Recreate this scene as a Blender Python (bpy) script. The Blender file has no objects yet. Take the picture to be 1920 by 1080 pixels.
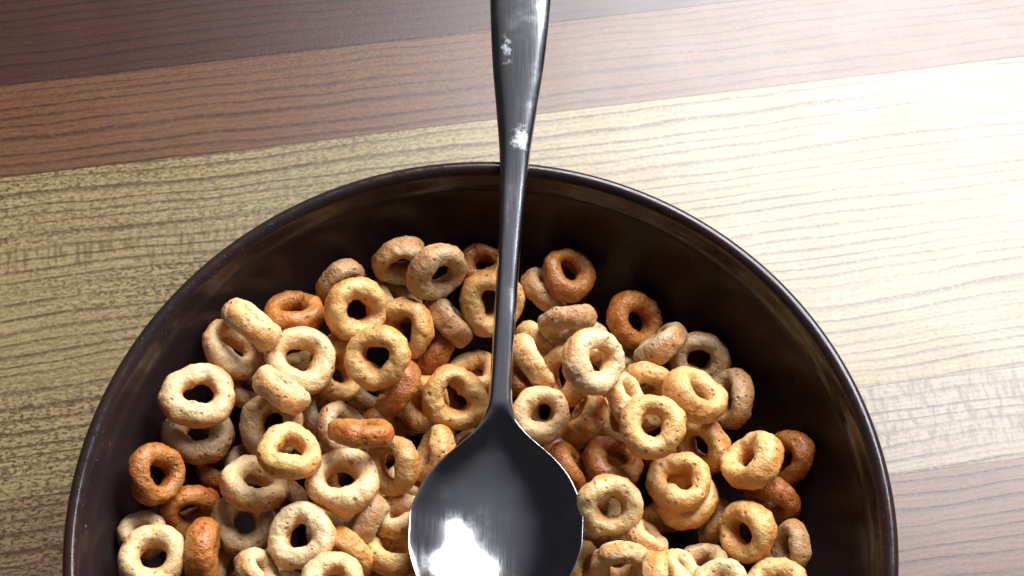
import bpy, bmesh, math, random
from mathutils import Vector, Matrix, noise

MM = 0.001
R = math.radians
scene = bpy.context.scene
coll = scene.collection

# ------------------------------------------------------------------ camera
cam_data = bpy.data.cameras.new("camera")
cam = bpy.data.objects.new("camera", cam_data)
coll.objects.link(cam)
cam.location = (5.754 * MM, -93.43 * MM, 279.14 * MM)
cam.rotation_euler = (R(26.75), 0, 0)
cam_data.sensor_width = 36
cam_data.sensor_fit = 'HORIZONTAL'
cam_data.angle = R(36)
cam_data.clip_start = 0.005
cam_data.clip_end = 50
cam_data.dof.use_dof = True
cam_data.dof.focus_distance = 0.305
cam_data.dof.aperture_fstop = 45
scene.camera = cam

# ------------------------------------------------------------------ light: dim room + one window up and to the right
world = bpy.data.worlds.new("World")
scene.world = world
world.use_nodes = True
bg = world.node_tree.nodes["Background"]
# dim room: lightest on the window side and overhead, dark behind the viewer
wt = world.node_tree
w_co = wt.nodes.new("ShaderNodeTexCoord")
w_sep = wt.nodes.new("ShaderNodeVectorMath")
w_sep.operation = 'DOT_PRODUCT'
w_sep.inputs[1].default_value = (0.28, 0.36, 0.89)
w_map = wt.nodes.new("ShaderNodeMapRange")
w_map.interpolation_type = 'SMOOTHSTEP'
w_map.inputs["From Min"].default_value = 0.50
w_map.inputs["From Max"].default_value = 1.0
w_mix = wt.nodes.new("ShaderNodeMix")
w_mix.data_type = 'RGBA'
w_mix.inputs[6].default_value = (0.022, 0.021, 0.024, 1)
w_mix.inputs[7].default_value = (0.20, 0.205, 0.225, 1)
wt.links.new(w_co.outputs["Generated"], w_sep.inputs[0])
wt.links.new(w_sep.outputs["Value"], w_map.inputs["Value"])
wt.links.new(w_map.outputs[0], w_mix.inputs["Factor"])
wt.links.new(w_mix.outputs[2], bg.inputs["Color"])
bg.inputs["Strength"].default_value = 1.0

WIN_DIR = Vector((math.cos(R(47)) * math.sin(R(30)), math.cos(R(47)) * math.cos(R(30)), math.sin(R(47))))
WIN_POS = Vector((0.06, 0.09, 0)) + WIN_DIR * 0.62
win_rot = WIN_DIR.to_track_quat('Z', 'Y')
PANE_W, PANE_H, BAR = 0.25, 0.20, 0.02
for ix in (-1, 1):
    for iy in (-1, 1):
        ld = bpy.data.lights.new("window_light", 'AREA')
        ld.shape = 'RECTANGLE'
        ld.size, ld.size_y = PANE_W, PANE_H
        ld.energy = 4.0
        ld.color = (0.945, 0.965, 1.0)
        lo = bpy.data.objects.new("window_light", ld)
        coll.objects.link(lo)
        off = Vector((ix * (PANE_W + BAR) / 2, iy * (PANE_H + BAR) / 2, 0))
        lo.location = WIN_POS + win_rot @ off
        lo.rotation_euler = win_rot.to_euler()

scene.view_settings.view_transform = 'Standard'
scene.view_settings.look = 'None'
scene.view_settings.exposure = 0.0
scene.view_settings.gamma = 1.0
scene.view_settings.use_curve_mapping = False
scene.render.engine = 'CYCLES'
scene.cycles.use_denoising = True
scene.cycles.max_bounces = 8

# ------------------------------------------------------------------ helpers
def srgb(r, g, b):
    f = lambda c: (c / 255 / 12.92) if c <= 10 else ((c / 255 + 0.055) / 1.055) ** 2.4
    return (f(r), f(g), f(b), 1.0)


class NT:
    """small node-building helper"""
    def __init__(self, name):
        self.mat = bpy.data.materials.new(name)
        self.mat.use_nodes = True
        self.t = self.mat.node_tree
        self.bsdf = self.t.nodes["Principled BSDF"]

    def n(self, kind, **kw):
        nd = self.t.nodes.new(kind)
        for k, v in kw.items():
            setattr(nd, k, v)
        return nd

    def put(self, sock, v):
        if isinstance(v, bpy.types.NodeSocket):
            self.t.links.new(v, sock)
        elif v is not None:
            sock.default_value = v

    def math(self, op, a, b=None, c=None, clamp=False):
        nd = self.n("ShaderNodeMath", operation=op, use_clamp=clamp)
        for i, v in enumerate((a, b, c)):
            if v is not None:
                self.put(nd.inputs[i], v)
        return nd.outputs[0]

    def vmath(self, op, a, b=None):
        nd = self.n("ShaderNodeVectorMath", operation=op)
        self.put(nd.inputs[0], a)
        if b is not None:
            self.put(nd.inputs[1], b)
        return nd.outputs[0]

    def noise(self, vec, scale=1.0, detail=2.0, rough=0.5, dist=0.0):
        nd = self.n("ShaderNodeTexNoise")
        self.put(nd.inputs["Vector"], vec)
        nd.inputs["Scale"].default_value = scale
        nd.inputs["Detail"].default_value = detail
        nd.inputs["Roughness"].default_value = rough
        nd.inputs["Distortion"].default_value = dist
        return nd.outputs["Fac"]

    def voro(self, vec, scale, feature='F1', rnd=1.0):
        nd = self.n("ShaderNodeTexVoronoi", feature=feature)
        self.put(nd.inputs["Vector"], vec)
        nd.inputs["Scale"].default_value = scale
        nd.inputs["Randomness"].default_value = rnd
        return nd

    def step(self, v, lo, hi, a=0.0, b=1.0):
        nd = self.n("ShaderNodeMapRange", interpolation_type='SMOOTHSTEP')
        self.put(nd.inputs["Value"], v)
        for k, x in (("From Min", lo), ("From Max", hi), ("To Min", a), ("To Max", b)):
            self.put(nd.inputs[k], x)
        return nd.outputs["Result"]

    def mix(self, fac, a, b, blend='MIX'):
        nd = self.n("ShaderNodeMix", data_type='RGBA', blend_type=blend)
        self.put(nd.inputs["Factor"], fac)
        self.put(nd.inputs["A"], a) if False else self.put(nd.inputs[6], a)
        self.put(nd.inputs[7], b)
        return nd.outputs[2]

    def xyz(self, v):
        nd = self.n("ShaderNodeSeparateXYZ")
        self.put(nd.inputs[0], v)
        return nd.outputs

    def comb(self, x, y, z=0.0):
        nd = self.n("ShaderNodeCombineXYZ")
        for i, v in enumerate((x, y, z)):
            self.put(nd.inputs[i], v)
        return nd.outputs[0]

    def bump(self, h, strength, dist, normal=None):
        nd = self.n("ShaderNodeBump")
        nd.inputs["Strength"].default_value = strength
        nd.inputs["Distance"].default_value = dist
        self.put(nd.inputs["Height"], h)
        if normal is not None:
            self.put(nd.inputs["Normal"], normal)
        return nd.outputs[0]


def link(name, mesh, mat=None, parent=None):
    o = bpy.data.objects.new(name, mesh)
    coll.objects.link(o)
    if mat is not None and mesh is not None and not mesh.materials:
        mesh.materials.append(mat)
    if parent is not None:
        o.parent = parent
    return o


def smooth(me):
    me.polygons.foreach_set("use_smooth", [True] * len(me.polygons))


def tag(o, label, cat, group=None, kind=None):
    o["label"] = label
    if cat:
        o["category"] = cat
    if group:
        o["group"] = group
    if kind:
        o["kind"] = kind


# ------------------------------------------------------------------ wood of the table
def wood_material():
    m = NT("table_wood")
    oc = m.n("ShaderNodeTexCoord").outputs["Object"]
    info = m.n("ShaderNodeObjectInfo")
    p = m.vmath('SCALE', oc)
    p.node.inputs["Scale"].default_value = 1000.0            # millimetres
    s = m.xyz(p)
    rnd = m.math('MULTIPLY', info.outputs["Random"], 500.0)
    u = m.math('ADD', s[0], rnd)
    v = s[1]
    # slow waviness of the growth lines
    warp = m.noise(m.comb(m.math('MULTIPLY', u, 0.011), m.math('MULTIPLY', v, 0.022), rnd), 1.0, 2.0)
    warp2 = m.noise(m.comb(m.math('MULTIPLY', u, 0.10), m.math('MULTIPLY', v, 0.25), rnd), 1.0, 2.0)
    vw = m.math('ADD', v, m.math('MULTIPLY', m.math('SUBTRACT', warp, 0.5), 9.0))
    vw = m.math('ADD', vw, m.math('MULTIPLY', m.math('SUBTRACT', warp2, 0.5), 0.9))
    # growth lines with uneven spacing, one edge sharp
    wob = m.noise(m.comb(0.0, m.math('MULTIPLY', vw, 0.07), rnd), 1.0, 1.0)
    t = m.math('ADD', m.math('MULTIPLY', vw, 0.33), m.math('MULTIPLY', wob, 2.6))
    saw = m.math('FRACT', t)
    line = m.math('MULTIPLY', m.step(saw, 0.55, 0.90), m.step(saw, 0.99, 0.92))
    linestr = m.noise(m.comb(m.math('MULTIPLY', u, 0.02), m.math('MULTIPLY', m.math('FLOOR', t), 0.37), rnd), 1.0, 1.0)
    breakup = m.noise(m.comb(m.math('MULTIPLY', u, 0.9), m.math('MULTIPLY', v, 1.3), rnd), 1.0, 2.0)
    line = m.math('MULTIPLY', line, m.step(linestr, 0.25, 0.6, 0.35, 1.0))
    line = m.math('MULTIPLY', line, m.step(breakup, 0.25, 0.58, 0.4, 1.0))
    t2 = m.math('ADD', m.math('MULTIPLY', vw, 0.86), m.math('MULTIPLY', wob, 4.0))
    t2 = m.math('ADD', t2, m.math('MULTIPLY', warp2, 1.2))
    saw2 = m.math('FRACT', t2)
    soft = m.math('MULTIPLY', m.step(saw2, 0.15, 0.75), m.step(saw2, 1.0, 0.80))
    soft = m.math('MULTIPLY', soft, m.step(breakup, 0.30, 0.62))
    # pores: short flecks along the grain, in patches
    fl = m.noise(m.comb(m.math('MULTIPLY', u, 0.85), m.math('MULTIPLY', vw, 1.9), rnd), 1.0, 2.0, 0.6, 0.5)
    fmask = m.noise(m.comb(m.math('MULTIPLY', u, 0.010), m.math('MULTIPLY', v, 0.035), rnd), 1.0, 1.0)
    fleck = m.math('MULTIPLY', m.step(fl, 0.45, 0.63), m.step(fmask, 0.30, 0.60, 0.3, 1.0))
    fleck = m.math('MULTIPLY', fleck, m.step(s[0], -30.0, 60.0, 1.0, 0.35))
    # ray marks: short strokes across the grain inside narrow belts
    dn = m.noise(m.comb(m.math('MULTIPLY', u, 0.95), m.math('MULTIPLY', v, 0.22), rnd), 1.0, 2.0, 0.6)
    right_side = m.step(s[0], 20.0, 40.0)
    belt_l = m.math('MULTIPLY', m.step(m.math('ABSOLUTE', m.math('SUBTRACT', v, 100.5)), 6.0, 2.5), m.step(s[0], 0.0, -60.0))
    belt_r = m.math('MULTIPLY', m.step(m.math('ABSOLUTE', m.math('SUBTRACT', v, 32.0)), 14.0, 6.0), right_side)
    belt = m.math('MAXIMUM', belt_l, belt_r)
    dash = m.math('MULTIPLY', m.step(dn, 0.46, 0.66), belt)
    fleck = m.math('MULTIPLY', fleck, m.math('SUBTRACT', 1.0, m.math('MULTIPLY', belt, 0.8)))
    fine = m.noise(m.comb(m.math('MULTIPLY', u, 0.5), m.math('MULTIPLY', v, 4.0), rnd), 1.0, 3.0, 0.7)
    # scratches running across, on the right
    rot = m.n("ShaderNodeVectorRotate", rotation_type='Z_AXIS')
    m.put(rot.inputs["Vector"], m.comb(u, v, 0.0))
    rot.inputs["Angle"].default_value = R(52)
    rs = m.xyz(rot.outputs[0])
    sc = m.noise(m.comb(m.math('MULTIPLY', rs[0], 0.035), m.math('MULTIPLY', rs[1], 1.5), 3.0), 1.0, 1.0)
    scm = m.noise(m.comb(m.math('MULTIPLY', u, 0.05), m.math('MULTIPLY', v, 0.05), 9.0), 1.0, 1.0)
    scratch = m.math('MULTIPLY', m.step(sc, 0.73, 0.78), m.step(scm, 0.45, 0.6))
    # colour
    base = info.outputs["Color"]
    dark = m.mix(1.0, base, (0.18, 0.105, 0.055, 1), 'MULTIPLY')
    grit = m.noise(p, 1.6, 3.0, 0.8)
    tint = m.noise(m.comb(m.math('MULTIPLY', u, 0.012), m.math('MULTIPLY', v, 0.045), rnd), 1.0, 2.0)
    col = m.mix(m.step(tint, 0.3, 0.7, 0.0, 0.4), base, m.mix(1.0, base, (0.86, 0.66, 0.56, 1), 'MULTIPLY'))
    col = m.mix(m.step(fine, 0.3, 0.75, 0.0, 0.30), col, dark)
    col = m.mix(m.step(grit, 0.45, 0.70, 0.0, 0.45), col, dark)
    col = m.mix(m.math('MULTIPLY', fleck, info.outputs["Alpha"]), col, dark)
    col = m.mix(m.math('MULTIPLY', soft, 0.42), col, dark)
    col = m.mix(m.math('MULTIPLY', line, 1.0), col, dark)
    col = m.mix(m.math('MULTIPLY', dash, 0.6), col, dark)
    col = m.mix(m.math('MULTIPLY', scratch, 0.55), col, dark)
    m.put(m.bsdf.inputs["Base Color"], col)
    rough = m.step(m.noise(p, 0.06, 3.0), 0.3, 0.7, 0.375, 0.405)
    m.put(m.bsdf.inputs["Roughness"], rough)
    m.bsdf.inputs["Specular IOR Level"].default_value = 0.62
    h = m.math('ADD', m.math('MULTIPLY', fleck, -0.5), m.math('MULTIPLY', line, -0.5))
    h = m.math('ADD', h, m.math('MULTIPLY', fine, 0.5))
    h = m.math('SUBTRACT', h, scratch)
    m.put(m.bsdf.inputs["Normal"], m.bump(h, 0.2, 0.0001))
    return m.mat


WOOD = wood_material()
TABLE_Z = -62.0
GRAIN = R(8.0)
table = bpy.data.objects.new("table_top", None)
coll.objects.link(table)
table.location = (0, 0, TABLE_Z * MM)
table.rotation_euler = (0, 0, GRAIN)
tag(table, "wooden table top of striped light and reddish brown planks under the bowl", "table", kind="structure")


def plank(u0, u1, v0, v1, color, fleck, top=0.0):
    g = 0.02
    bm = bmesh.new()
    bmesh.ops.create_cube(bm, size=1.0)
    for vt in bm.verts:
        vt.co = Vector((((u0 + u1) / 2 + vt.co.x * (u1 - u0 - g)) * MM,
                        ((v0 + v1) / 2 + vt.co.y * (v1 - v0 - g)) * MM,
                        (top - 11 + vt.co.z * 22) * MM))
    bmesh.ops.bevel(bm, geom=[e for e in bm.edges], offset=0.05 * MM, segments=2, affect='EDGES')
    me = bpy.data.meshes.new("plank")
    bm.to_mesh(me)
    bm.free()
    o = link("plank", me, WOOD, table)
    o.color = (color[0], color[1], color[2], fleck)
    return o


DARKP, MIDP = srgb(64, 30, 18), srgb(106, 70, 41)
PALE, PALE2, PINK, PINK2 = srgb(154, 139, 98), srgb(146, 130, 107), srgb(142, 117, 85), srgb(112, 78, 60)
plank(-420, 470, 226, 300, PALE2, 0.3)
plank(-420, 470, 153.5, 226, DARKP, 0.25)
plank(-420, 470, 125.5, 153.5, MIDP, 0.4, 0.01)
plank(-420, 470, 39.6, 125.5, PALE, 1.0)
plank(0, 470, 17.3, 39.6, PALE2, 0.3, 0.01)
plank(-420, 0, -62, 39.6, PINK, 1.0, 0.015)
plank(0, 470, -62, 17.3, PINK2, 0.25, 0.015)
plank(-420, 150, -130, -62, MIDP, 0.3, 0.01)
plank(150, 470, -130, -62, PALE, 0.4)
plank(-420, 470, -240, -130, PINK, 0.4)

# ------------------------------------------------------------------ bowl
def glaze_material(name, rim):
    m = NT(name)
    oc = m.n("ShaderNodeTexCoord").outputs["Object"]
    p = m.vmath('SCALE', oc)
    p.node.inputs["Scale"].default_value = 1000.0
    s = m.xyz(p)
    n1 = m.noise(p, 0.06, 4.0, 0.6)
    n2 = m.noise(m.comb(m.math('MULTIPLY', s[0], 0.05), m.math('MULTIPLY', s[1], 0.05), m.math('MULTIPLY', s[2], 0.6)), 1.0, 3.0)
    col = m.mix(m.step(n1, 0.3, 0.7), (0.017, 0.0125, 0.0128, 1), (0.027, 0.0130, 0.013, 1))
    col = m.mix(m.step(n2, 0.5, 0.75, 0.0, 0.2), col, (0.038, 0.016, 0.014, 1))
    wear = m.math('MULTIPLY', m.step(m.noise(p, 1.5, 3.0, 0.7), 0.66, 0.72), m.step(m.noise(p, 0.10, 1.0), 0.42, 0.6))
    dust = m.step(m.noise(p, 2.4, 1.0, 0.5), 0.80, 0.84, 0.0, 0.35)
    col = m.mix(dust, col, (0.35, 0.30, 0.25, 1))
    if rim:
        col = m.mix(m.math('MULTIPLY', wear, 0.55), col, (0.30, 0.24, 0.22, 1))
    m.put(m.bsdf.inputs["Base Color"], col)
    m.put(m.bsdf.inputs["Roughness"], m.step(m.noise(p, 0.25, 3.0), 0.3, 0.7, 0.22, 0.30))
    if rim:
        m.put(m.bsdf.inputs["Roughness"], m.math('ADD', m.step(m.noise(p, 0.5, 4.0), 0.3, 0.7, 0.12, 0.28), m.math('MULTIPLY', wear, 0.3)))
    m.bsdf.inputs["Specular IOR Level"].default_value = 0.36 if rim else 0.14
    m.put(m.bsdf.inputs["Normal"], m.bump(m.noise(p, 0.9, 4.0, 0.65), 0.25, 0.00010))
    return m.mat


def lathe(name, prof, mat, parent, seg=256):
    verts, faces = [], []
    for (r_, z_) in prof:
        for k in range(seg):
            a = 2 * math.pi * k / seg
            verts.append((r_ * math.cos(a) * MM, r_ * math.sin(a) * MM, z_ * MM))
    for i in range(len(prof) - 1):
        for k in range(seg):
            k2 = (k + 1) % seg
            faces.append((i * seg + k, i * seg + k2, (i + 1) * seg + k2, (i + 1) * seg + k))
    me = bpy.data.meshes.new(name)
    me.from_pydata(verts, [], faces)
    bm = bmesh.new()
    bm.from_mesh(me)
    bmesh.ops.recalc_face_normals(bm, faces=bm.faces)
    bm.to_mesh(me)
    bm.free()
    smooth(me)
    return link(name, me, mat, parent)


def spline(pts, sub=5):
    out = []
    n = len(pts)
    for i in range(n - 1):
        p0, p1, p2, p3 = pts[max(i - 1, 0)], pts[i], pts[i + 1], pts[min(i + 2, n - 1)]
        for k in range(sub):
            t = k / sub
            out.append(tuple(0.5 * (2 * b + (c - a) * t + (2 * a - 5 * b + 4 * c - d) * t * t + (-a + 3 * b - 3 * c + d) * t ** 3)
                             for a, b, c, d in zip(p0, p1, p2, p3)))
    out.append(pts[-1])
    return out


bowl = bpy.data.objects.new("bowl", None)
coll.objects.link(bowl)
bowl.location = (0, 0, TABLE_Z * MM)
tag(bowl, "dark brown glazed ceramic bowl full of cereal rings on the wooden table", "bowl")
DZ = -TABLE_Z
inner = spline([(72.65, -4.4), (72.0, -6), (69.3, -15), (64, -24), (56, -32), (46, -38), (34, -42), (22, -43.5), (8, -44), (0.01, -44)])
outer = spline([(75.9, -4.4), (74.6, -9), (70, -22), (61, -38), (48, -50), (38, -55), (34.5, -57)]) + \
    [(34.2, -58.5), (34.0, -61.2), (33.2, -62.0), (30.8, -62.0), (30.0, -61.2), (29.6, -58.5), (28.0, -57.6), (0.01, -57.4)]
rim = spline([(75.9, -4.4), (76.5, -3.0), (76.95, -1.6), (76.9, -0.6), (76.2, 0.05), (75.3, 0.15), (74.6, -0.25), (74.0, -1.0), (73.55, -2.2), (73.1, -3.5), (72.65, -4.4)], 4)
up = lambda pr: [(a, b + DZ) for a, b in pr]
GLAZE, GLAZE_RIM = glaze_material("brown_glaze", False), glaze_material("brown_glaze_rim", True)
lathe("inner_wall", up(inner), GLAZE, bowl)
lathe("outer_wall", up(outer), GLAZE, bowl)
lathe("rim", up(rim), GLAZE_RIM, bowl)["label"] = "rounded rim with worn pale specks"

# ------------------------------------------------------------------ spoon
def steel_material():
    m = NT("spoon_steel")
    oc = m.n("ShaderNodeTexCoord").outputs["Object"]
    p = m.vmath('SCALE', oc)
    p.node.inputs["Scale"].default_value = 1000.0
    s = m.xyz(p)
    brush = m.noise(m.comb(m.math('MULTIPLY', s[0], 3.5), m.math('MULTIPLY', s[1], 0.10), 0.0), 1.0, 3.0, 0.6)
    blot = m.noise(p, 0.12, 4.0, 0.6)
    # dried milk smears at two places on the handle
    sm1 = m.n("ShaderNodeVectorMath", operation='DISTANCE')
    m.put(sm1.inputs[0], m.vmath('MULTIPLY', p, (1.0, 0.75, 0.0)))
    sm1.inputs[1].default_value = (7.3, 79.5 * 0.75, 0)
    sm2 = m.n("ShaderNodeVectorMath", operation='DISTANCE')
    m.put(sm2.inputs[0], m.vmath('MULTIPLY', p, (1.0, 0.55, 0.0)))
    sm2.inputs[1].default_value = (4.6, 98.0 * 0.55, 0)
    patch = m.noise(p, 0.55, 4.0, 0.7)
    e1 = m.step(m.math('ADD', sm1.outputs["Value"], m.math('MULTIPLY', patch, 5.0)), 4.7, 2.6)
    e2 = m.step(m.math('ADD', sm2.outputs["Value"], m.math('MULTIPLY', patch, 6.0)), 4.3, 2.6)
    haze = m.math('MULTIPLY', m.step(blot, 0.50, 0.80), 0.12)
    specks = m.step(m.noise(p, 1.6, 2.0, 0.6), 0.79, 0.82, 0.0, 0.6)
    milk = m.math('MAXIMUM', m.math('MAXIMUM', e1, m.math('MULTIPLY', e2, 0.85)), specks)
    col = m.mix(m.step(blot, 0.3, 0.7), (0.50, 0.50, 0.54, 1), (0.58, 0.58, 0.60, 1))
    m.put(m.bsdf.inputs["Base Color"], m.mix(milk, col, (0.55, 0.57, 0.60, 1)))
    m.put(m.bsdf.inputs["Metallic"], m.math('SUBTRACT', 1.0, m.math('MULTIPLY', milk, 0.9)))
    r_ = m.math('ADD', m.math('ADD', m.step(brush, 0.3, 0.7, 0.09, 0.15), m.step(s[1], 22.0, 40.0, 0.0, 0.06)), haze)
    m.put(m.bsdf.inputs["Roughness"], m.math('ADD', r_, m.math('MULTIPLY', milk, 0.3), clamp=True))
    nb = m.bump(brush, 0.018, 0.00003)
    m.put(m.bsdf.inputs["Normal"], m.bump(milk, 0.3, 0.0001, nb))
    return m.mat


STEEL = steel_material()
SY = [-19.6, -19, -17.5, -15, -12, -8, -2, 3.2, 7.9, 11.3, 14.6, 17, 19.6, 23, 27, 34, 48, 62, 76, 86, 96, 108, 125, 140, 150, 153.5, 154.5]
SW = [0.15, 3.6, 6.9, 10, 12.4, 14.9, 16.5, 16.6, 15.2, 13.5, 10.8, 8.2, 5.4, 3.1, 2.35, 2.2, 2.2, 2.45, 3.1, 4.2, 5.4, 6.3, 7.0, 7.3, 6.6, 4.0, 1.0]
SZY = [-20, 10, 20, 27, 48, 76, 108, 135, 155]
SZ = [-7.6, -8.4, -8.2, -7.4, -3.6, 1.75, 10.4, 17.0, 20.5]


def pchip(xs, ys):
    """monotone cubic interpolation"""
    n = len(xs)
    h = [xs[i + 1] - xs[i] for i in range(n - 1)]
    d = [(ys[i + 1] - ys[i]) / h[i] for i in range(n - 1)]
    g = [d[0]] + [0.0] * (n - 2) + [d[-1]]
    for i in range(1, n - 1):
        if d[i - 1] * d[i] > 0:
            w1, w2 = 2 * h[i] + h[i - 1], h[i] + 2 * h[i - 1]
            g[i] = (w1 + w2) / (w1 / d[i - 1] + w2 / d[i])

    def f(x):
        x = min(max(x, xs[0]), xs[-1])
        i = 0
        while i < n - 2 and x > xs[i + 1]:
            i += 1
        t = (x - xs[i]) / h[i]
        return ((1 + 2 * t) * (1 - t) ** 2 * ys[i] + t * (1 - t) ** 2 * h[i] * g[i]
                + t * t * (3 - 2 * t) * ys[i + 1] + t * t * (t - 1) * h[i] * g[i + 1])
    return f


def sstep(a, b, x):
    t = min(max((x - a) / (b - a), 0.0), 1.0)
    return t * t * (3 - 2 * t)


fw, fz = pchip(SY, SW), pchip(SZY, SZ)
fx = pchip([-20, 2, 26, 50, 76, 108, 155], [1.9, 2.7, 3.4, 4.75, 6.3, 7.5, 8.9])
spoon = bpy.data.objects.new("spoon", None)
coll.objects.link(spoon)
spoon.location = (0, 0, 0)
tag(spoon, "steel spoon with milk smears lying across the cereal and over the bowl rim", "spoon")


def spoon_meshes():
    ys = []
    y = -19.6
    while y < 154.5:
        ys.append(y)
        y += 0.12 if y < -17 else (0.45 if y < 30 else (1.2 if y < 148 else 0.3))
    ys.append(154.5)
    NT_ = 40
    verts, faces = [], []
    for y in ys:
        w = fw(y)
        xc = fx(y)
        zr = fz(y)
        g = max(0.0, 1 - ((y - 0.7) / 20.6) ** 2) ** 0.75 if y < 0.7 else max(0.0, 1 - ((y - 0.7) / 25.0) ** 2) ** 1.4
        inb = sstep(26, 16, y)                       # 1 in the bowl, 0 on the handle
        up_h = sstep(70, 82, y)                      # rounder, wider handle end
        th = 1.0 * inb + (1 - inb) * (2.5 * (1 - up_h) + 2.1 * up_h)
        th *= min(1.0, 0.25 + w / 3.0)
        crown = (1 - inb) * (0.15 * (1 - up_h) + 0.7 * up_h)
        groove = 0.12 * math.exp(-((y - 22.0) / 6.5) ** 2)
        for side in (1, -1):
            for k in range(NT_ + 1):
                a = -math.pi / 2 + math.pi * k / NT_
                if side < 0:
                    if k == 0 or k == NT_:
                        continue
                    a = -a
                t = math.sin(a)
                e = 10 * inb + (1 - inb) * (4.0 * (1 - up_h) + 5.0 * up_h)
                hh = th / 2 * max(0.0, 1 - abs(t) ** e) ** 0.5
                depth = 6.4 * g * (1 - abs(t) ** 2.1)
                zc = zr - depth + crown * (1 - t * t) - (groove * (1 - t * t) if side > 0 else 0)
                verts.append(((xc + w * t) * MM, y * MM, (zc + side * hh) * MM))
    n = 2 * NT_
    for i in range(len(ys) - 1):
        for k in range(n):
            k2 = (k + 1) % n
            faces.append((i * n + k, i * n + k2, (i + 1) * n + k2, (i + 1) * n + k))
    faces.append(tuple(range(n))[::-1])
    faces.append(tuple((len(ys) - 1) * n + k for k in range(n)))
    full = bpy.data.meshes.new("spoon_full")
    full.from_pydata(verts, [], faces)
    bm = bmesh.new()
    bm.from_mesh(full)
    bmesh.ops.recalc_face_normals(bm, faces=bm.faces)
    bm.normal_update()
    bm.to_mesh(full)
    bm.free()
    nor = [tuple(v.normal) for v in full.vertices]
    polys = [tuple(p.vertices) for p in full.polygons]
    res = []
    for nm, test in (("spoon_bowl", lambda yy: yy < 24.0), ("handle", lambda yy: yy >= 24.0)):
        sel = [p for p in polys if test(sum(verts[i][1] for i in p) / len(p) / MM)]
        used = sorted({i for p in sel for i in p})
        mp = {o: i for i, o in enumerate(used)}
        me = bpy.data.meshes.new(nm)
        me.from_pydata([verts[i] for i in used], [], [tuple(mp[i] for i in p) for p in sel])
        smooth(me)
        me.normals_split_custom_set_from_vertices([nor[i] for i in used])
        res.append(link(nm, me, STEEL, spoon))
    bpy.data.meshes.remove(full)
    return res


spoon_meshes()

# ------------------------------------------------------------------ cereal rings
def cereal_material():
    m = NT("toasted_cereal")
    oc = m.n("ShaderNodeTexCoord").outputs["Object"]
    info = m.n("ShaderNodeObjectInfo")
    off = m.comb(m.math('MULTIPLY', info.outputs["Random"], 91.0), m.math('MULTIPLY', info.outputs["Random"], 37.0), 0.0)
    p = m.vmath('SCALE', oc)
    p.node.inputs["Scale"].default_value = 1000.0
    p = m.vmath('ADD', p, off)
    toast_shade = m.noise(p, 0.22, 3.0, 0.6)
    mott = m.noise(p, 1.1, 3.0, 0.65)
    pv = m.voro(m.vmath('ADD', p, m.vmath('SCALE', oc)), 0.95)
    # pores: only some cells carry one
    cell = m.xyz(pv.outputs["Color"])
    size = m.math('MULTIPLY', m.step(cell[0], 0.60, 1.0), 0.46)
    pore = m.step(pv.outputs["Distance"], size, m.math('MULTIPLY', size, 0.45))
    pore = m.math('MULTIPLY', pore, m.step(cell[0], 0.66, 0.74))
    pv2 = m.voro(p, 2.3)
    cell2 = m.xyz(pv2.outputs["Color"])
    pore2 = m.math('MULTIPLY', m.step(pv2.outputs["Distance"], 0.30, 0.12), m.step(cell2[1], 0.55, 0.6))
    base = info.outputs["Color"]
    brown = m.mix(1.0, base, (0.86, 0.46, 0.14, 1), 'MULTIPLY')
    pale = m.mix(1.0, base, (1.12, 1.25, 1.45, 1), 'MULTIPLY')
    # flanks and hole tinted orange-brown: uneven toasting plus warm shade put into the colour
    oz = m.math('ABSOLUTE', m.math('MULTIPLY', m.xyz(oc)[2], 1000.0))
    face = m.step(m.math('ADD', oz, m.math('MULTIPLY', m.math('SUBTRACT', toast_shade, 0.5), 5.0)), 0.3, 2.3)
    brown = m.mix(m.step(toast_shade, 0.35, 0.65, 0.45, 1.0), base, brown)
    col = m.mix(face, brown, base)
    col = m.mix(m.step(mott, 0.50, 0.75, 0.0, 0.7), col, pale)
    col = m.mix(m.math('MULTIPLY', pore, 0.6), col, m.mix(1.0, base, (0.40, 0.20, 0.08, 1), 'MULTIPLY'))
    col = m.mix(m.math('MULTIPLY', pore2, 0.40), col, m.mix(1.0, base, (0.5, 0.28, 0.12, 1), 'MULTIPLY'))
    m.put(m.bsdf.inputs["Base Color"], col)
    m.put(m.bsdf.inputs["Roughness"], m.math('SUBTRACT', m.step(mott, 0.3, 0.7, 0.52, 0.40), m.math('MULTIPLY', info.outputs["Alpha"], 0.22)))
    m.bsdf.inputs["Specular IOR Level"].default_value = 0.45
    m.bsdf.inputs["Subsurface Weight"].default_value = 0.35
    m.bsdf.inputs["Subsurface Radius"].default_value = (1.0, 0.42, 0.14)
    m.bsdf.inputs["Subsurface Scale"].default_value = 0.0020
    h = m.math('ADD', m.math('MULTIPLY', m.noise(p, 0.9, 3.0, 0.6), 1.3), m.math('MULTIPLY', m.noise(p, 3.0, 2.0, 0.5), 0.26))
    h = m.math('ADD', h, m.math('MULTIPLY', m.math('MULTIPLY', m.noise(p, 1.9, 3.0, 0.7), info.outputs["Alpha"]), 1.1))
    h = m.math('SUBTRACT', h, m.math('MULTIPLY', pore, 0.9))
    h = m.math('SUBTRACT', h, m.math('MULTIPLY', pore2, 0.35))
    m.put(m.bsdf.inputs["Normal"], m.bump(h, 0.7, 0.0005))
    m.put(m.bsdf.inputs["Coat Weight"], m.math('MULTIPLY', info.outputs["Alpha"], 0.3))
    m.bsdf.inputs["Coat Roughness"].default_value = 0.22
    return m.mat


CEREAL = cereal_material()
rng = random.Random(11)


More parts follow.
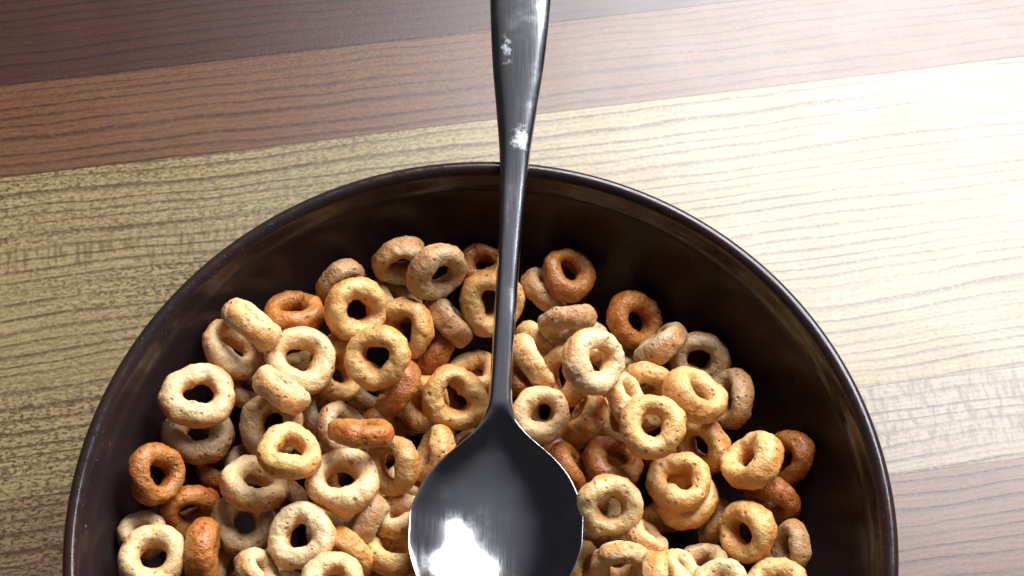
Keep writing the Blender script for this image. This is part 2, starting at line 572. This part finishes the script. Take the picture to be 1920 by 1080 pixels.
def ring_mesh(seed, nu=72, nv=30, gap=0.0):
    """a puffed ring 12 mm across, axis +Z, uneven and lumpy"""
    r_ = random.Random(seed)
    ph = [r_.uniform(0, 6.28) for _ in range(8)]
    e2, e3 = r_.uniform(0.0, 0.06), r_.uniform(0.0, 0.04)
    t1, t2, t3 = r_.uniform(0.02, 0.16), r_.uniform(0.0, 0.10), r_.uniform(0.0, 0.05)
    bend = r_.uniform(-0.03, 0.03)
    axial = r_.uniform(1.12, 1.36)
    offs = Vector((r_.uniform(0, 100), r_.uniform(0, 100), r_.uniform(0, 100)))
    verts, faces = [], []
    for i in range(nu):
        a = (2 * math.pi - gap) * i / (nu - 1) + gap / 2 if gap else 2 * math.pi * i / nu
        tube = 0.163 * (1 + t1 * math.cos(a + ph[0]) + t2 * math.cos(2 * a + ph[1]) + t3 * math.cos(3 * a + ph[2]))
        if gap:                                       # broken ring: rounded, ragged ends
            end = min(a - gap / 2, 2 * math.pi - gap / 2 - a) * 0.35 / 0.155
            tube *= max(0.08, 1 - max(0.0, 1 - end) ** 2) ** 0.5
        outer_r = 0.5 * (1 + e2 * math.cos(2 * a + ph[3]) + e3 * math.cos(3 * a + ph[4]))
        rc = outer_r - (0.155 if gap else tube)
        for j in range(nv):
            b = 2 * math.pi * j / nv
            ca, sa = math.cos(b), math.sin(b)
            # slightly squared cross-section
            sq = (abs(ca) ** 2.1 + abs(sa) ** 2.1) ** (-1 / 2.1)
            rad = rc + tube * sq * ca
            z = tube * axial * sq * sa + bend * math.cos(2 * a + ph[5])
            q = Vector((rad * math.cos(a), rad * math.sin(a), z))
            nd = Vector((ca * math.cos(a), ca * math.sin(a), sa))
            d = 0.032 * noise.noise(q * 4.2 + offs) + 0.018 * noise.noise(q * 10.0 + offs) + 0.008 * noise.noise(q * 22.0 + offs)
            verts.append(tuple((q + nd * d) * (12 * MM)))
    if gap:
        faces.append(tuple(range(nv)))
        faces.append(tuple((nu - 1) * nv + j for j in reversed(range(nv))))
    for i in range(nu - 1 if gap else nu):
        for j in range(nv):
            i2, j2 = (i + 1) % nu, (j + 1) % nv
            faces.append((i * nv + j, i2 * nv + j, i2 * nv + j2, i * nv + j2))
    me = bpy.data.meshes.new("cereal_ring")
    me.from_pydata(verts, [], faces)
    smooth(me)
    me.materials.append(CEREAL)
    return me


VARIANTS = [ring_mesh(100 + k) for k in range(60)] + [ring_mesh(300 + k, gap=0.5 + 0.3 * k) for k in range(2)]
# tone -> colour and gloss
TONES = {0: ((0.78, 0.54, 0.27), 0.08), 1: ((0.71, 0.42, 0.15), 0.2), 2: ((0.53, 0.35, 0.18), 0.12), 3: ((0.44, 0.165, 0.030), 0.7)}


def add_ring(x, y, z, nx, ny, nz, dia, tone):
    nrm = Vector((nx, ny, nz)).normalized()
    q = nrm.to_track_quat('Z', 'Y')
    mat = Matrix.Translation(Vector((x, y, z)) * MM) @ q.to_matrix().to_4x4() @ Matrix.Rotation(rng.uniform(0, 6.283), 4, 'Z')
    o = bpy.data.objects.new("cereal_ring", VARIANTS[rng.randrange(len(VARIANTS))])
    coll.objects.link(o)
    o.matrix_world = mat @ Matrix.Diagonal((dia / 12, dia / 12, dia / 12 * rng.uniform(0.94, 1.08), 1.0))
    c, gloss = TONES[tone]
    k = rng.uniform(0.80, 1.02)
    w = rng.uniform(-0.05, 0.05)
    o.color = (c[0] * k, c[1] * k * (1 + w * 0.6), c[2] * k * (1 + w * 2), gloss)
    return o


# x, y, z (mm from the centre of the rim), direction of the ring's axis, diameter (mm), tone, label
VISIBLE = [
    (-17.7, 61.4, -15.6, 0.18, -0.96, 0.21, 12.2, 2, 'tan cereal ring arched up in shade at far edge, left neighbour of porous grey-tan one'),
    (-9.7, 56.0, -9.9, 0.49, -0.80, 0.36, 13.0, 2, 'porous grey-tan cereal ring tilted open downward, far edge left of spoon handle'),
    (-0.5, 61.4, -17.9, 0.01, 0.22, 0.98, 10.8, 3, 'dark shaded cereal ring behind spoon handle at far edge'),
    (-30.2, 57.1, -16.9, 0.45, -0.86, 0.23, 11.2, 2, 'shaded tan cereal ring half behind upright golden ring, far left of heap'),
    (1.4, 52.4, -16.9, 0.20, -0.70, 0.69, 14.1, 1, 'golden cereal ring crossed by the narrow spoon handle'),
    (12.6, 56.8, -20.8, 0.72, 0.40, 0.56, 11.9, 2, 'dim tan cereal ring leaning under glossy amber ring right of spoon handle'),
    (17.7, 58.8, -16.7, 0.40, 0.11, 0.91, 12.2, 3, 'glossy dark amber cereal ring at far edge just right of spoon handle'),
    (-26.2, 47.9, -10.9, 0.48, -0.51, 0.71, 13.5, 1, 'golden cereal ring standing upright with round hole, behind two other golden rings'),
    (-39.3, 48.6, -14.4, 0.07, 0.53, 0.84, 12.8, 3, 'dark caramel cereal ring lying flat with wide oval hole, far left'),
    (-19.0, 55.4, -21.8, 0.47, 0.47, 0.75, 11.4, 2, 'small tan bit of cereal ring showing above golden ring pair'),
    (-16.2, 46.5, -16.5, -0.48, -0.54, 0.69, 12.6, 1, 'golden cereal ring opening left, between two upright golden rings'),
    (-7.5, 49.4, -19.7, 0.71, 0.63, 0.33, 12.6, 2, 'tan cereal ring seen on edge sloping down toward the spoon handle'),
    (-10.9, 44.3, -24.1, -0.81, 0.35, 0.47, 12.6, 3, 'caramel cereal ring on edge behind golden rings, left of spoon handle'),
    (17.2, 45.3, -11.1, 0.25, -0.94, -0.25, 12.4, 2, 'tan cereal ring lying as a low arch, right of spoon handle'),
    (11.5, 43.5, -19.7, 0.82, 0.50, 0.28, 12.5, 0, 'pale cereal ring on edge, second of the slanting pair beside spoon neck'),
    (9.7, 36.5, -12.1, 0.82, 0.51, 0.27, 12.5, 0, 'pale cereal ring on edge touching spoon neck, first of the slanting pair'),
    (20.0, 44.7, -19.6, -0.03, 0.43, 0.90, 12.5, 0, 'pale cereal ring mostly covered by the big pale upright ring'),
    (21.6, 31.5, -0.2, 0.57, -0.29, 0.77, 13.5, 0, 'big pale cereal ring standing upright with slit hole, right of spoon neck'),
    (16.5, 34.2, -13.7, -0.67, -0.30, 0.68, 12.7, 1, 'golden cereal ring peeking out left behind the big pale upright ring'),
    (27.2, 44.2, -25.3, 0.40, 0.47, 0.79, 11.3, 2, 'tan sliver of cereal ring peeking out right behind the big pale upright ring'),
    (31.6, 49.8, -20.3, 0.50, -0.28, 0.82, 12.8, 3, 'dark brown cereal ring in shade under the far right wall'),
    (36.2, 41.8, -16.0, -0.65, 0.66, 0.39, 12.3, 2, 'dim tan cereal ring on edge between dark brown ring and round-holed grey ring'),
    (44.8, 40.7, -20.3, 0.04, -0.64, 0.77, 12.6, 2, 'grey-tan cereal ring with clear round hole near the far right wall'),
    (32.7, 33.7, -17.2, -0.05, -0.98, 0.20, 12.2, 1, 'golden cereal ring forming an arch above a dark gap, right side'),
    (41.9, 28.8, -11.0, 0.47, 0.51, 0.72, 14.0, 1, 'fat pale-gold cereal ring lying slantwise in front of round-holed grey ring'),
    (50.7, 31.4, -19.0, -0.85, -0.07, 0.52, 12.2, 2, 'grey-tan cereal ring opening left at the right edge of heap'),
    (28.2, 27.7, -10.1, 0.84, 0.23, 0.50, 11.9, 0, 'pale cereal ring on edge tucked behind smooth round golden ring'),
    (32.8, 19.6, -4.5, -0.08, -0.10, 0.99, 12.8, 1, 'smooth round golden cereal ring facing up, right of centre'),
    (11.4, 24.9, -11.7, 0.11, -0.16, 0.98, 11.9, 0, 'pale cereal ring facing up, touching right side of spoon shoulder'),
    (20.6, 25.6, -16.2, -0.81, 0.46, 0.37, 11.6, 1, 'pale-gold cereal ring on edge slanting up between two flat rings, right of spoon'),
    (44.4, 21.5, -20.3, -0.61, -0.59, 0.52, 12.1, 1, 'golden cereal ring curling behind the smooth round golden ring'),
    (26.1, 28.0, -24.2, 0.78, 0.07, 0.62, 11.0, 1, 'golden bit of cereal ring deep between rings right of spoon shoulder'),
    (17.2, 15.2, -15.2, 0.83, 0.36, 0.42, 10.6, 3, 'orange-amber cereal ring on edge against right side of spoon bowl'),
    (25.6, 16.1, -15.7, 0.35, 0.42, 0.84, 13.1, 3, 'orange-amber cereal ring curled open upward, right of spoon bowl'),
    (24.4, 5.5, -10.0, 0.10, -0.56, 0.82, 12.6, 0, 'pale round cereal ring facing up, nearest right of spoon bowl'),
    (40.0, 9.9, -18.9, -0.09, 0.19, 0.98, 12.9, 1, 'golden cereal ring directly beneath another ring, lower one of the right stack'),
    (38.6, 11.7, -14.2, -0.09, 0.15, 0.98, 12.6, 1, 'golden cereal ring lying on top of another ring, right side stack'),
    (53.1, 16.0, -13.3, -0.62, 0.45, 0.64, 13.4, 1, 'fat porous golden cereal ring slanting upward near the right wall'),
    (61.5, 18.2, -17.7, -0.93, -0.13, 0.35, 11.5, 3, 'dark amber cereal ring in shade, outermost along right wall'),
    (57.8, 10.6, -21.1, -0.57, -0.81, 0.16, 11.9, 3, 'amber cereal ring curving down below the fat porous ring by right wall'),
    (31.6, 1.1, -15.6, 0.66, 0.56, 0.49, 10.8, 0, 'pale cereal ring on edge below the pale round ring beside spoon'),
    (51.5, 2.4, -16.5, -0.72, -0.21, 0.66, 12.5, 1, 'golden cereal ring with dark hole opening left, lower right'),
    (46.3, 7.2, -24.8, -0.94, 0.30, 0.16, 10.5, 2, 'dim tan cereal ring on edge deep in a gap, lower right'),
    (60.5, 0.1, -19.2, -0.94, -0.10, 0.33, 10.4, 2, 'dim tan cereal ring against the right wall near bottom of picture'),
    (56.8, 2.4, -24.3, 0.87, -0.15, 0.46, 10.6, 2, 'dim tan bit of cereal ring behind golden ring at lower right'),
    (26.9, -5.6, -13.1, -0.04, -0.93, 0.36, 12.6, 0, 'broad pale cereal ring at bottom of picture, right of spoon bowl'),
    (32.4, -11.8, -2.5, 0.97, -0.07, 0.25, 10.9, 1, 'golden cereal ring standing on edge at bottom, right of broad pale ring'),
    (37.6, -8.1, -11.5, 0.81, 0.37, 0.45, 11.7, 0, 'pale cereal ring on edge at bottom, beside the standing golden ring'),
    (43.0, -3.3, -19.4, -0.07, 0.62, 0.78, 10.4, 2, 'dim tan bit of cereal ring at bottom right between pale rings'),
    (44.1, -11.8, -5.3, -0.10, 0.41, 0.91, 11.4, 0, 'pale cereal ring at bottom right cut by picture edge'),
    (56.3, -8.5, -15.1, -0.12, 0.49, 0.87, 12.0, 1, 'golden cereal ring at bottom right nearest the wall, cut by picture edge'),
    (-46.4, 42.5, -6.7, 0.63, 0.67, 0.40, 13.1, 0, 'fat pale cereal ring on edge, far left of heap beside caramel ring'),
    (-50.8, 39.2, -11.8, 0.62, 0.20, 0.76, 13.4, 0, 'pale cereal ring overlapped by the fat pale one, curving near the left wall'),
    (-37.4, 40.5, -24.0, -0.14, 0.79, 0.60, 11.7, 1, 'nub of cereal ring showing inside the hole of the large cream ring'),
    (-36.7, 36.4, -11.1, 0.26, -0.18, 0.95, 14.2, 0, 'large cream cereal ring facing up with a nub in its hole'),
    (-39.4, 27.5, -5.3, 0.58, 0.72, 0.37, 12.7, 0, 'pale cereal ring on edge below the large cream ring'),
    (-30.6, 38.0, -18.8, 0.71, -0.18, 0.68, 13.2, 1, 'golden cereal ring half hidden behind right side of the large cream ring'),
    (-21.3, 36.3, -9.4, -0.24, -0.50, 0.83, 13.3, 1, 'golden cereal ring with dark hole in front of two upright golden rings'),
    (-17.7, 33.3, -18.4, -0.83, 0.34, 0.44, 12.2, 3, 'glossy caramel cereal ring on edge under golden ring, left of spoon'),
    (-56.0, 27.3, -7.6, 0.18, 0.04, 0.98, 14.2, 0, 'large pale cereal ring on top of another at the left wall'),
    (-57.0, 22.3, -15.6, 0.14, 0.36, 0.92, 14.2, 2, 'tan cereal ring directly beneath the large pale ring at left wall'),
    (-49.7, 34.2, -19.9, 0.51, 0.52, 0.68, 11.0, 2, 'shaded bit of cereal ring between two large pale rings on the left'),
    (-42.5, 23.8, -15.0, -0.26, -0.22, 0.94, 13.7, 2, 'shaded tan cereal ring with dark hole, behind small golden flat ring'),
    (-35.0, 29.1, -23.2, 0.97, 0.08, 0.24, 11.4, 2, 'dim tan cereal ring on edge deep in a gap left of centre'),
    (-36.8, 13.9, -3.3, 0.27, 0.32, 0.91, 12.2, 1, 'small-holed golden cereal ring lying flat, left of centre'),
    (-28.7, 24.3, -17.9, 0.70, -0.03, 0.71, 11.2, 2, 'grey-tan cereal ring behind the orange-amber one lying on its side'),
    (-23.3, 18.5, -5.2, 0.10, 0.89, 0.45, 12.4, 3, 'orange-amber cereal ring lying on its side over a grey-tan one, left of spoon shoulder'),
    (-26.8, 10.0, -8.7, 0.09, 0.25, 0.96, 14.2, 0, 'large cream cereal ring tilted with thick near side, left of spoon bowl'),
    (-17.9, 15.2, -13.8, -0.49, -0.48, 0.73, 12.2, 1, 'golden cereal ring with dark hole between cream ring and spoon bowl'),
    (-12.1, 32.0, -23.2, -0.67, -0.29, 0.69, 11.9, 1, 'golden cereal ring peeking out left behind ring at spoon shoulder'),
    (-5.8, 29.9, -15.3, 0.27, -0.49, 0.82, 13.6, 1, 'golden cereal ring facing up, touching left of spoon neck'),
    (-2.1, 39.2, -23.8, 0.02, 0.44, 0.90, 11.8, 1, 'toasted golden cereal ring behind spoon neck, above the ring touching it'),
    (7.1, 36.9, -20.7, 0.43, 0.49, 0.76, 10.3, 3, 'amber bit of cereal ring showing right of spoon neck'),
    (-9.6, 18.8, -17.6, -0.88, 0.08, 0.48, 12.0, 1, 'fat golden cereal ring on edge against left shoulder of spoon bowl'),
    (-63.0, 11.4, -8.3, 0.74, -0.13, 0.66, 12.1, 3, 'amber cereal ring leaning on the left wall'),
    (-53.6, 17.5, -23.3, 0.52, 0.56, 0.65, 10.8, 3, 'dark amber bit of cereal ring in shade, left'),
    (-57.9, 7.2, -18.3, 0.50, -0.80, 0.34, 12.6, 3, 'dark glossy amber cereal ring curling over a gap, lower left'),
    (-46.9, 17.7, -20.1, 0.10, 0.50, 0.86, 10.7, 2, 'tan bit of cereal ring behind flat pale ring, left'),
    (-44.5, 10.5, -12.0, 0.23, 0.50, 0.83, 13.3, 0, 'flat pale cereal ring with oval hole, lower left'),
    (-46.8, 4.0, -17.1, 0.07, 0.13, 0.99, 13.1, 2, 'shaded tan cereal ring under the flat pale ring, lower left'),
    (-52.7, -3.4, -10.1, 1.00, 0.00, -0.02, 12.3, 3, 'amber cereal ring standing on edge at bottom left'),
    (-65.1, 0.5, -12.4, 0.16, 0.46, 0.87, 10.3, 2, 'tan cereal ring behind the pale ring at bottom left corner of heap'),
    (-61.6, -5.8, -6.9, 0.21, 0.02, 0.98, 12.8, 0, 'pale cereal ring facing up, nearest the left wall at bottom'),
    (-34.1, -1.1, -8.6, -0.17, -0.13, 0.98, 13.1, 0, 'cream cereal ring facing up with tall hole, lower left of spoon bowl'),
    (-28.3, 7.4, -22.1, 0.06, 0.64, 0.77, 11.3, 0, 'pale cereal ring directly below the tilted large cream ring'),
    (-22.4, 4.0, -14.2, -0.83, 0.39, 0.39, 10.3, 2, 'dim tan cereal ring on edge beside left of spoon bowl'),
    (-16.4, 5.6, -17.3, -0.11, 0.65, 0.75, 12.1, 0, 'fat pale cereal ring tucked against left edge of spoon bowl'),
    (-26.0, -2.5, -14.2, -0.56, -0.75, 0.35, 11.3, 1, 'golden cereal ring curving down at bottom, left of spoon bowl'),
    (-17.4, -1.9, -16.8, 0.18, 0.60, 0.77, 11.6, 1, 'golden C-shaped cereal ring open upward at bottom beside spoon bowl'),
    (-42.1, -8.4, -9.2, 0.86, 0.39, 0.33, 11.0, 0, 'pale cereal ring on edge at bottom, below cream ring with tall hole'),
    (-37.9, -9.6, -17.1, 0.09, 0.56, 0.82, 10.3, 0, 'small pale bit of cereal ring at bottom picture edge'),
    (-27.3, -11.0, -5.3, 0.10, 0.24, 0.97, 12.2, 0, 'broad pale cereal ring at bottom left of spoon, cut by picture edge'),
    (-14.9, 14.2, -22.2, 0.46, 0.55, 0.70, 10.3, 2, 'dim tan bit of cereal ring by left edge of spoon bowl'),
    (-50.9, -3.1, -22.6, 0.94, -0.10, 0.32, 10.5, 2, 'dim tan bit of cereal ring at bottom, beside standing amber ring'),
    (19.6, -2.7, -22.7, 0.84, -0.15, 0.51, 10.5, 1, 'golden cereal ring peeking out from under right edge of spoon bowl'),
    (2.6, 8.4, -22.3, 0.01, 0.11, 0.99, 12.6, 1, 'golden cereal ring under the spoon bowl'),
    (-5.8, 9.8, -16.8, 0.28, 0.13, 0.95, 11.6, 1, 'golden cereal ring under left half of spoon bowl'),
    (11.0, 9.9, -17.0, -0.26, 0.13, 0.96, 11.8, 1, 'golden cereal ring under right half of spoon bowl'),
    (-0.8, 19.8, -22.7, -0.23, 0.10, 0.97, 12.1, 2, 'tan cereal ring under the spoon shoulder'),
]
for (x, y, z, nx, ny, nz, dia, tone, label) in VISIBLE:
    tag(add_ring(x, y, z, nx, ny, nz, dia, tone), label, "cereal", "toasted cereal rings in the bowl")

# rings lower in the heap, seen only in the gaps, and those in the near part of the bowl
BURIED = [
    (20.1, -55.8, -22.8, -0.14, 0.23, 0.96, 11.7, 2),
    (14.0, 4.1, -39.2, 0.66, 0.11, 0.74, 11.8, 1),
    (21.6, -22.9, -37.2, -0.20, -0.77, 0.61, 12.3, 3),
    (-43.6, -0.9, -33.6, -0.52, -0.20, 0.83, 11.6, 0),
    (14.5, -44.7, -30.8, 0.02, -0.92, 0.39, 12.7, 3),
    (22.5, -33.1, -35.6, -0.60, -0.18, 0.78, 12.0, 0),
    (-13.7, -16.7, -39.6, -0.52, 0.25, 0.82, 12.4, 0),
    (42.8, 0.2, -34.4, -0.03, 0.77, 0.64, 11.6, 0),
    (28.5, -2.0, -40.0, -0.31, 0.23, 0.92, 11.1, 0),
    (11.7, -21.7, -32.8, -0.15, 0.04, 0.99, 12.0, 3),
    (13.0, 36.3, -36.4, -0.51, 0.02, 0.86, 11.8, 0),
    (24.2, -29.7, -27.6, 0.15, -0.18, 0.97, 12.3, 2),
    (6.7, 29.0, -31.6, 0.22, 0.81, 0.54, 12.6, 3),
    (-28.5, 31.7, -35.2, 0.33, 0.27, 0.90, 11.7, 1),
    (-10.3, -37.2, -35.6, 0.44, -0.42, 0.79, 11.9, 1),
    (-36.2, -8.1, -36.0, 0.81, -0.40, 0.43, 12.0, 2),
    (-6.1, -47.4, -31.6, -0.29, -0.26, 0.92, 11.4, 1),
    (-13.5, -25.5, -37.2, 0.45, -0.80, 0.39, 11.5, 2),
    (-31.6, 11.7, -38.4, -0.09, -0.02, 1.00, 12.6, 1),
    (-12.2, -30.6, -26.4, 0.25, -0.62, 0.74, 11.9, 0),
    (-3.6, -32.9, -21.2, -0.50, -0.39, 0.77, 12.7, 1),
    (0.0, 0.1, -38.8, 0.59, -0.50, 0.63, 12.1, 1),
    (25.3, -33.0, -20.8, -0.09, -0.81, 0.57, 11.9, 2),
    (3.7, -59.8, -20.0, 0.60, -0.08, 0.80, 11.7, 0),
    (31.1, -29.3, -34.4, -0.76, -0.37, 0.53, 11.5, 3),
    (11.3, -31.7, -38.8, -0.41, 0.13, 0.90, 12.4, 0),
    (52.2, -15.1, -26.0, 0.45, -0.37, 0.81, 11.7, 0),
    (23.7, 11.2, -38.4, -0.61, 0.43, 0.67, 12.5, 0),
    (15.9, 0.6, -31.2, -0.38, 0.27, 0.88, 11.0, 2),
    (-45.0, -21.6, -29.2, 0.16, -0.79, 0.58, 12.1, 3),
    (40.9, -29.8, -28.4, -0.47, -0.06, 0.88, 12.6, 3),
    (-0.6, 17.7, -39.2, -0.64, -0.37, 0.67, 11.5, 3),
    (-1.0, 25.9, -34.4, 0.33, 0.45, 0.83, 11.8, 0),
    (-31.6, 6.2, -31.2, 0.74, 0.23, 0.63, 11.4, 0),
    (-32.0, -50.5, -22.4, 0.49, 0.19, 0.85, 11.8, 2),
    (8.7, -48.5, -22.0, -0.19, 0.85, 0.49, 12.0, 2),
    (27.1, -9.6, -34.8, 0.50, -0.63, 0.60, 12.3, 3),
    (47.8, -13.4, -31.6, -0.74, -0.21, 0.63, 11.0, 3),
    (8.4, 43.9, -32.4, 0.16, 0.23, 0.96, 11.7, 3),
    (-39.2, -28.8, -26.8, 0.09, 0.81, 0.58, 12.8, 1),
    (-5.9, -44.7, -22.8, 0.60, 0.65, 0.47, 11.4, 2),
    (38.9, 24.1, -32.4, -0.38, 0.67, 0.64, 11.2, 3),
    (2.0, -22.6, -29.2, -0.40, 0.66, 0.64, 12.4, 1),
    (39.1, -14.6, -33.2, -0.55, 0.24, 0.80, 11.3, 1),
    (-34.6, 23.9, -34.8, 0.52, 0.37, 0.77, 12.0, 0),
    (-13.4, -53.9, -27.6, 0.36, 0.77, 0.52, 12.5, 0),
    (-22.2, 28.0, -31.2, 0.35, -0.54, 0.77, 11.7, 3),
    (-31.4, -27.4, -36.0, 0.25, -0.19, 0.95, 11.8, 2),
    (-41.8, 14.0, -33.6, -0.20, -0.74, 0.64, 11.2, 2),
    (29.6, 26.6, -35.2, -0.36, 0.74, 0.57, 11.0, 1),
    (-24.4, 39.2, -32.4, 0.61, 0.28, 0.74, 12.2, 2),
    (23.5, -42.8, -24.4, 0.29, -0.68, 0.68, 11.4, 0),
    (6.8, -9.6, -41.2, 0.04, -0.21, 0.98, 11.5, 1),
    (-18.6, -1.6, -39.2, -0.36, -0.65, 0.67, 11.9, 1),
    (-1.4, -14.1, -37.2, 0.11, 0.06, 0.99, 11.6, 2),
    (-46.0, -34.1, -19.2, 0.90, 0.28, 0.34, 11.5, 2),
    (8.3, -26.4, -20.0, -0.66, -0.25, 0.71, 12.0, 0),
    (31.2, -14.5, -29.6, 0.11, -0.18, 0.98, 11.9, 0),
    (-19.8, -9.5, -36.4, -0.64, 0.24, 0.73, 12.1, 0),
    (-10.4, -56.7, -20.4, 0.14, -0.41, 0.90, 11.2, 2),
    (-18.4, 15.0, -38.0, 0.87, -0.19, 0.45, 12.8, 3),
    (43.3, -26.3, -19.6, 0.69, 0.00, 0.72, 12.2, 1),
    (7.0, 16.2, -37.6, 0.87, -0.07, 0.49, 11.7, 2),
    (-17.8, -29.9, -19.6, -0.71, -0.37, 0.60, 12.5, 0),
    (22.2, 39.1, -32.4, 0.42, 0.38, 0.83, 12.0, 3),
    (-3.4, -28.4, -40.0, -0.10, 0.35, 0.93, 12.7, 1),
    (7.3, -34.8, -33.2, 0.09, 0.24, 0.97, 11.2, 3),
    (-3.7, 39.6, -36.4, -0.44, -0.44, 0.78, 11.6, 3),
    (28.4, -20.6, -21.6, -0.82, 0.49, 0.30, 12.3, 0),
    (10.4, -12.1, -31.2, 0.08, 0.50, 0.86, 11.0, 2),
    (-10.2, 27.3, -36.0, -0.88, 0.20, 0.43, 11.7, 0),
    (-53.8, -16.7, -24.4, -0.29, 0.48, 0.83, 11.3, 2),
    (-13.3, -38.4, -22.4, -0.39, 0.76, 0.52, 11.2, 3),
    (-13.5, -20.3, -29.2, -0.29, -0.00, 0.96, 11.5, 1),
    (12.4, -35.4, -24.8, -0.15, -0.02, 0.99, 12.3, 1),
    (-13.9, 3.5, -41.6, -0.11, -0.06, 0.99, 11.0, 1),
    (1.1, -36.8, -28.8, -0.15, 0.08, 0.99, 12.0, 3),
    (-23.5, -46.1, -28.4, -0.09, -0.50, 0.86, 11.9, 0),
    (38.3, 11.5, -34.4, -0.17, 0.82, 0.54, 12.6, 3),
    (14.7, -24.0, -24.0, -0.41, -0.58, 0.70, 12.1, 3),
    (33.1, -39.5, -30.0, -0.73, -0.04, 0.69, 11.7, 2),
    (-11.5, -16.9, -21.6, -0.63, 0.55, 0.54, 11.2, 2),
    (-24.0, -18.2, -36.4, 0.04, 0.94, 0.34, 12.8, 0),
    (-24.6, -43.7, -20.0, -0.42, 0.32, 0.85, 11.9, 1),
    (51.2, -29.7, -23.6, -0.89, 0.18, 0.41, 11.7, 3),
    (11.0, 11.7, -32.8, 0.53, -0.02, 0.85, 11.2, 3),
    (21.1, -6.0, -34.8, 0.58, -0.71, 0.40, 11.2, 3),
    (-25.4, -30.6, -32.8, 0.14, -0.51, 0.85, 11.6, 2),
    (-19.0, 10.7, -31.6, -0.19, -0.53, 0.83, 11.5, 1),
    (-5.7, 13.2, -38.8, -0.54, -0.69, 0.48, 11.4, 2),
    (-45.3, -14.5, -19.2, -0.05, 0.71, 0.70, 12.2, 3),
    (-28.0, -13.1, -31.6, -0.73, 0.44, 0.52, 11.7, 2),
    (-3.4, -1.6, -31.6, -0.59, -0.40, 0.70, 11.4, 0),
    (-33.4, -20.1, -25.2, 0.47, -0.60, 0.65, 12.2, 1),
    (30.8, -47.9, -21.2, 0.65, 0.63, 0.43, 12.0, 1),
    (20.6, 17.9, -34.4, 0.00, 0.15, 0.99, 12.6, 0),
    (16.9, 25.7, -39.2, 0.31, -0.42, 0.86, 11.5, 3),
    (-57.2, -26.4, -20.0, 0.80, 0.15, 0.57, 11.8, 1),
    (36.4, -40.9, -20.8, -0.08, -0.27, 0.96, 12.4, 3),
    (-1.0, -21.3, -19.2, 0.11, 0.21, 0.97, 11.3, 3),
    (15.3, -16.0, -39.2, 0.41, -0.46, 0.79, 12.5, 1),
    (-21.8, -54.3, -21.6, -0.67, 0.26, 0.70, 12.5, 1),
    (7.8, -37.4, -19.2, -0.55, -0.47, 0.68, 12.7, 0),
    (-23.9, -15.1, -22.0, 0.81, 0.44, 0.40, 11.7, 2),
    (-26.7, 3.4, -38.0, -0.46, 0.74, 0.49, 11.8, 1),
    (-29.1, 18.6, -31.2, 0.46, -0.12, 0.88, 11.2, 3),
    (-27.7, -40.7, -29.6, 0.37, -0.76, 0.53, 12.2, 0),
    (36.0, -30.0, -25.2, -0.31, 0.10, 0.95, 11.0, 3),
    (-9.2, 8.4, -36.0, 0.33, 0.74, 0.59, 11.0, 0),
    (8.1, -15.5, -20.0, 0.55, 0.68, 0.49, 12.2, 0),
    (-13.5, 44.6, -32.4, 0.21, 0.21, 0.95, 12.1, 2),
    (-6.3, 12.8, -31.6, -0.31, -0.56, 0.77, 11.2, 0),
    (-46.7, -13.5, -31.6, 0.44, 0.72, 0.54, 11.4, 1),
    (-40.2, -44.1, -23.6, 0.45, 0.19, 0.87, 11.1, 1),
    (20.2, -15.7, -27.2, -0.15, -0.78, 0.61, 12.0, 3),
    (40.1, -15.2, -23.6, 0.80, -0.37, 0.47, 11.5, 0),
    (4.0, -3.2, -33.2, -0.77, -0.06, 0.63, 12.3, 1),
    (-30.3, -30.1, -23.2, 0.66, -0.34, 0.66, 12.5, 1),
    (-35.0, -38.6, -19.2, -0.13, -0.51, 0.85, 11.8, 3),
    (56.5, -17.0, -22.4, -0.13, -0.52, 0.85, 11.1, 3),
    (30.5, 4.0, -33.6, 0.81, 0.27, 0.52, 11.2, 0),
    (33.3, 34.8, -31.2, 0.33, 0.15, 0.93, 11.3, 1),
    (-40.4, -24.1, -20.0, -0.06, -0.86, 0.50, 11.1, 1),
    (-14.3, 34.8, -36.0, -0.29, 0.66, 0.70, 11.0, 0),
    (-0.6, -12.0, -31.6, -0.29, -0.27, 0.92, 11.2, 3),
    (-2.7, -14.7, -26.8, 0.17, -0.22, 0.96, 11.3, 1),
    (-0.9, -54.9, -26.8, 0.40, 0.04, 0.92, 11.2, 1),
    (23.2, 31.8, -34.8, 0.13, 0.47, 0.87, 11.6, 1),
    (21.8, -14.4, -20.0, 0.36, 0.13, 0.92, 11.1, 1),
    (-56.8, -14.6, -19.6, 0.15, 0.77, 0.62, 12.0, 2),
    (43.1, -24.4, -33.6, -0.45, 0.22, 0.87, 11.3, 1),
    (9.3, -2.7, -38.0, 0.58, 0.69, 0.42, 11.7, 0),
]
for (x, y, z, nx, ny, nz, dia, tone) in BURIED:
    near = y < -14
    o = add_ring(x, y, z, nx, ny, nz, dia, tone)
    tag(o, "cereal ring in the near part of the bowl, below the lower picture edge" if near
        else "cereal ring buried in shade at the bottom of the heap, under the upper rings",
        "cereal", "cereal rings in the near part of the bowl" if near else "cereal rings buried under the others")
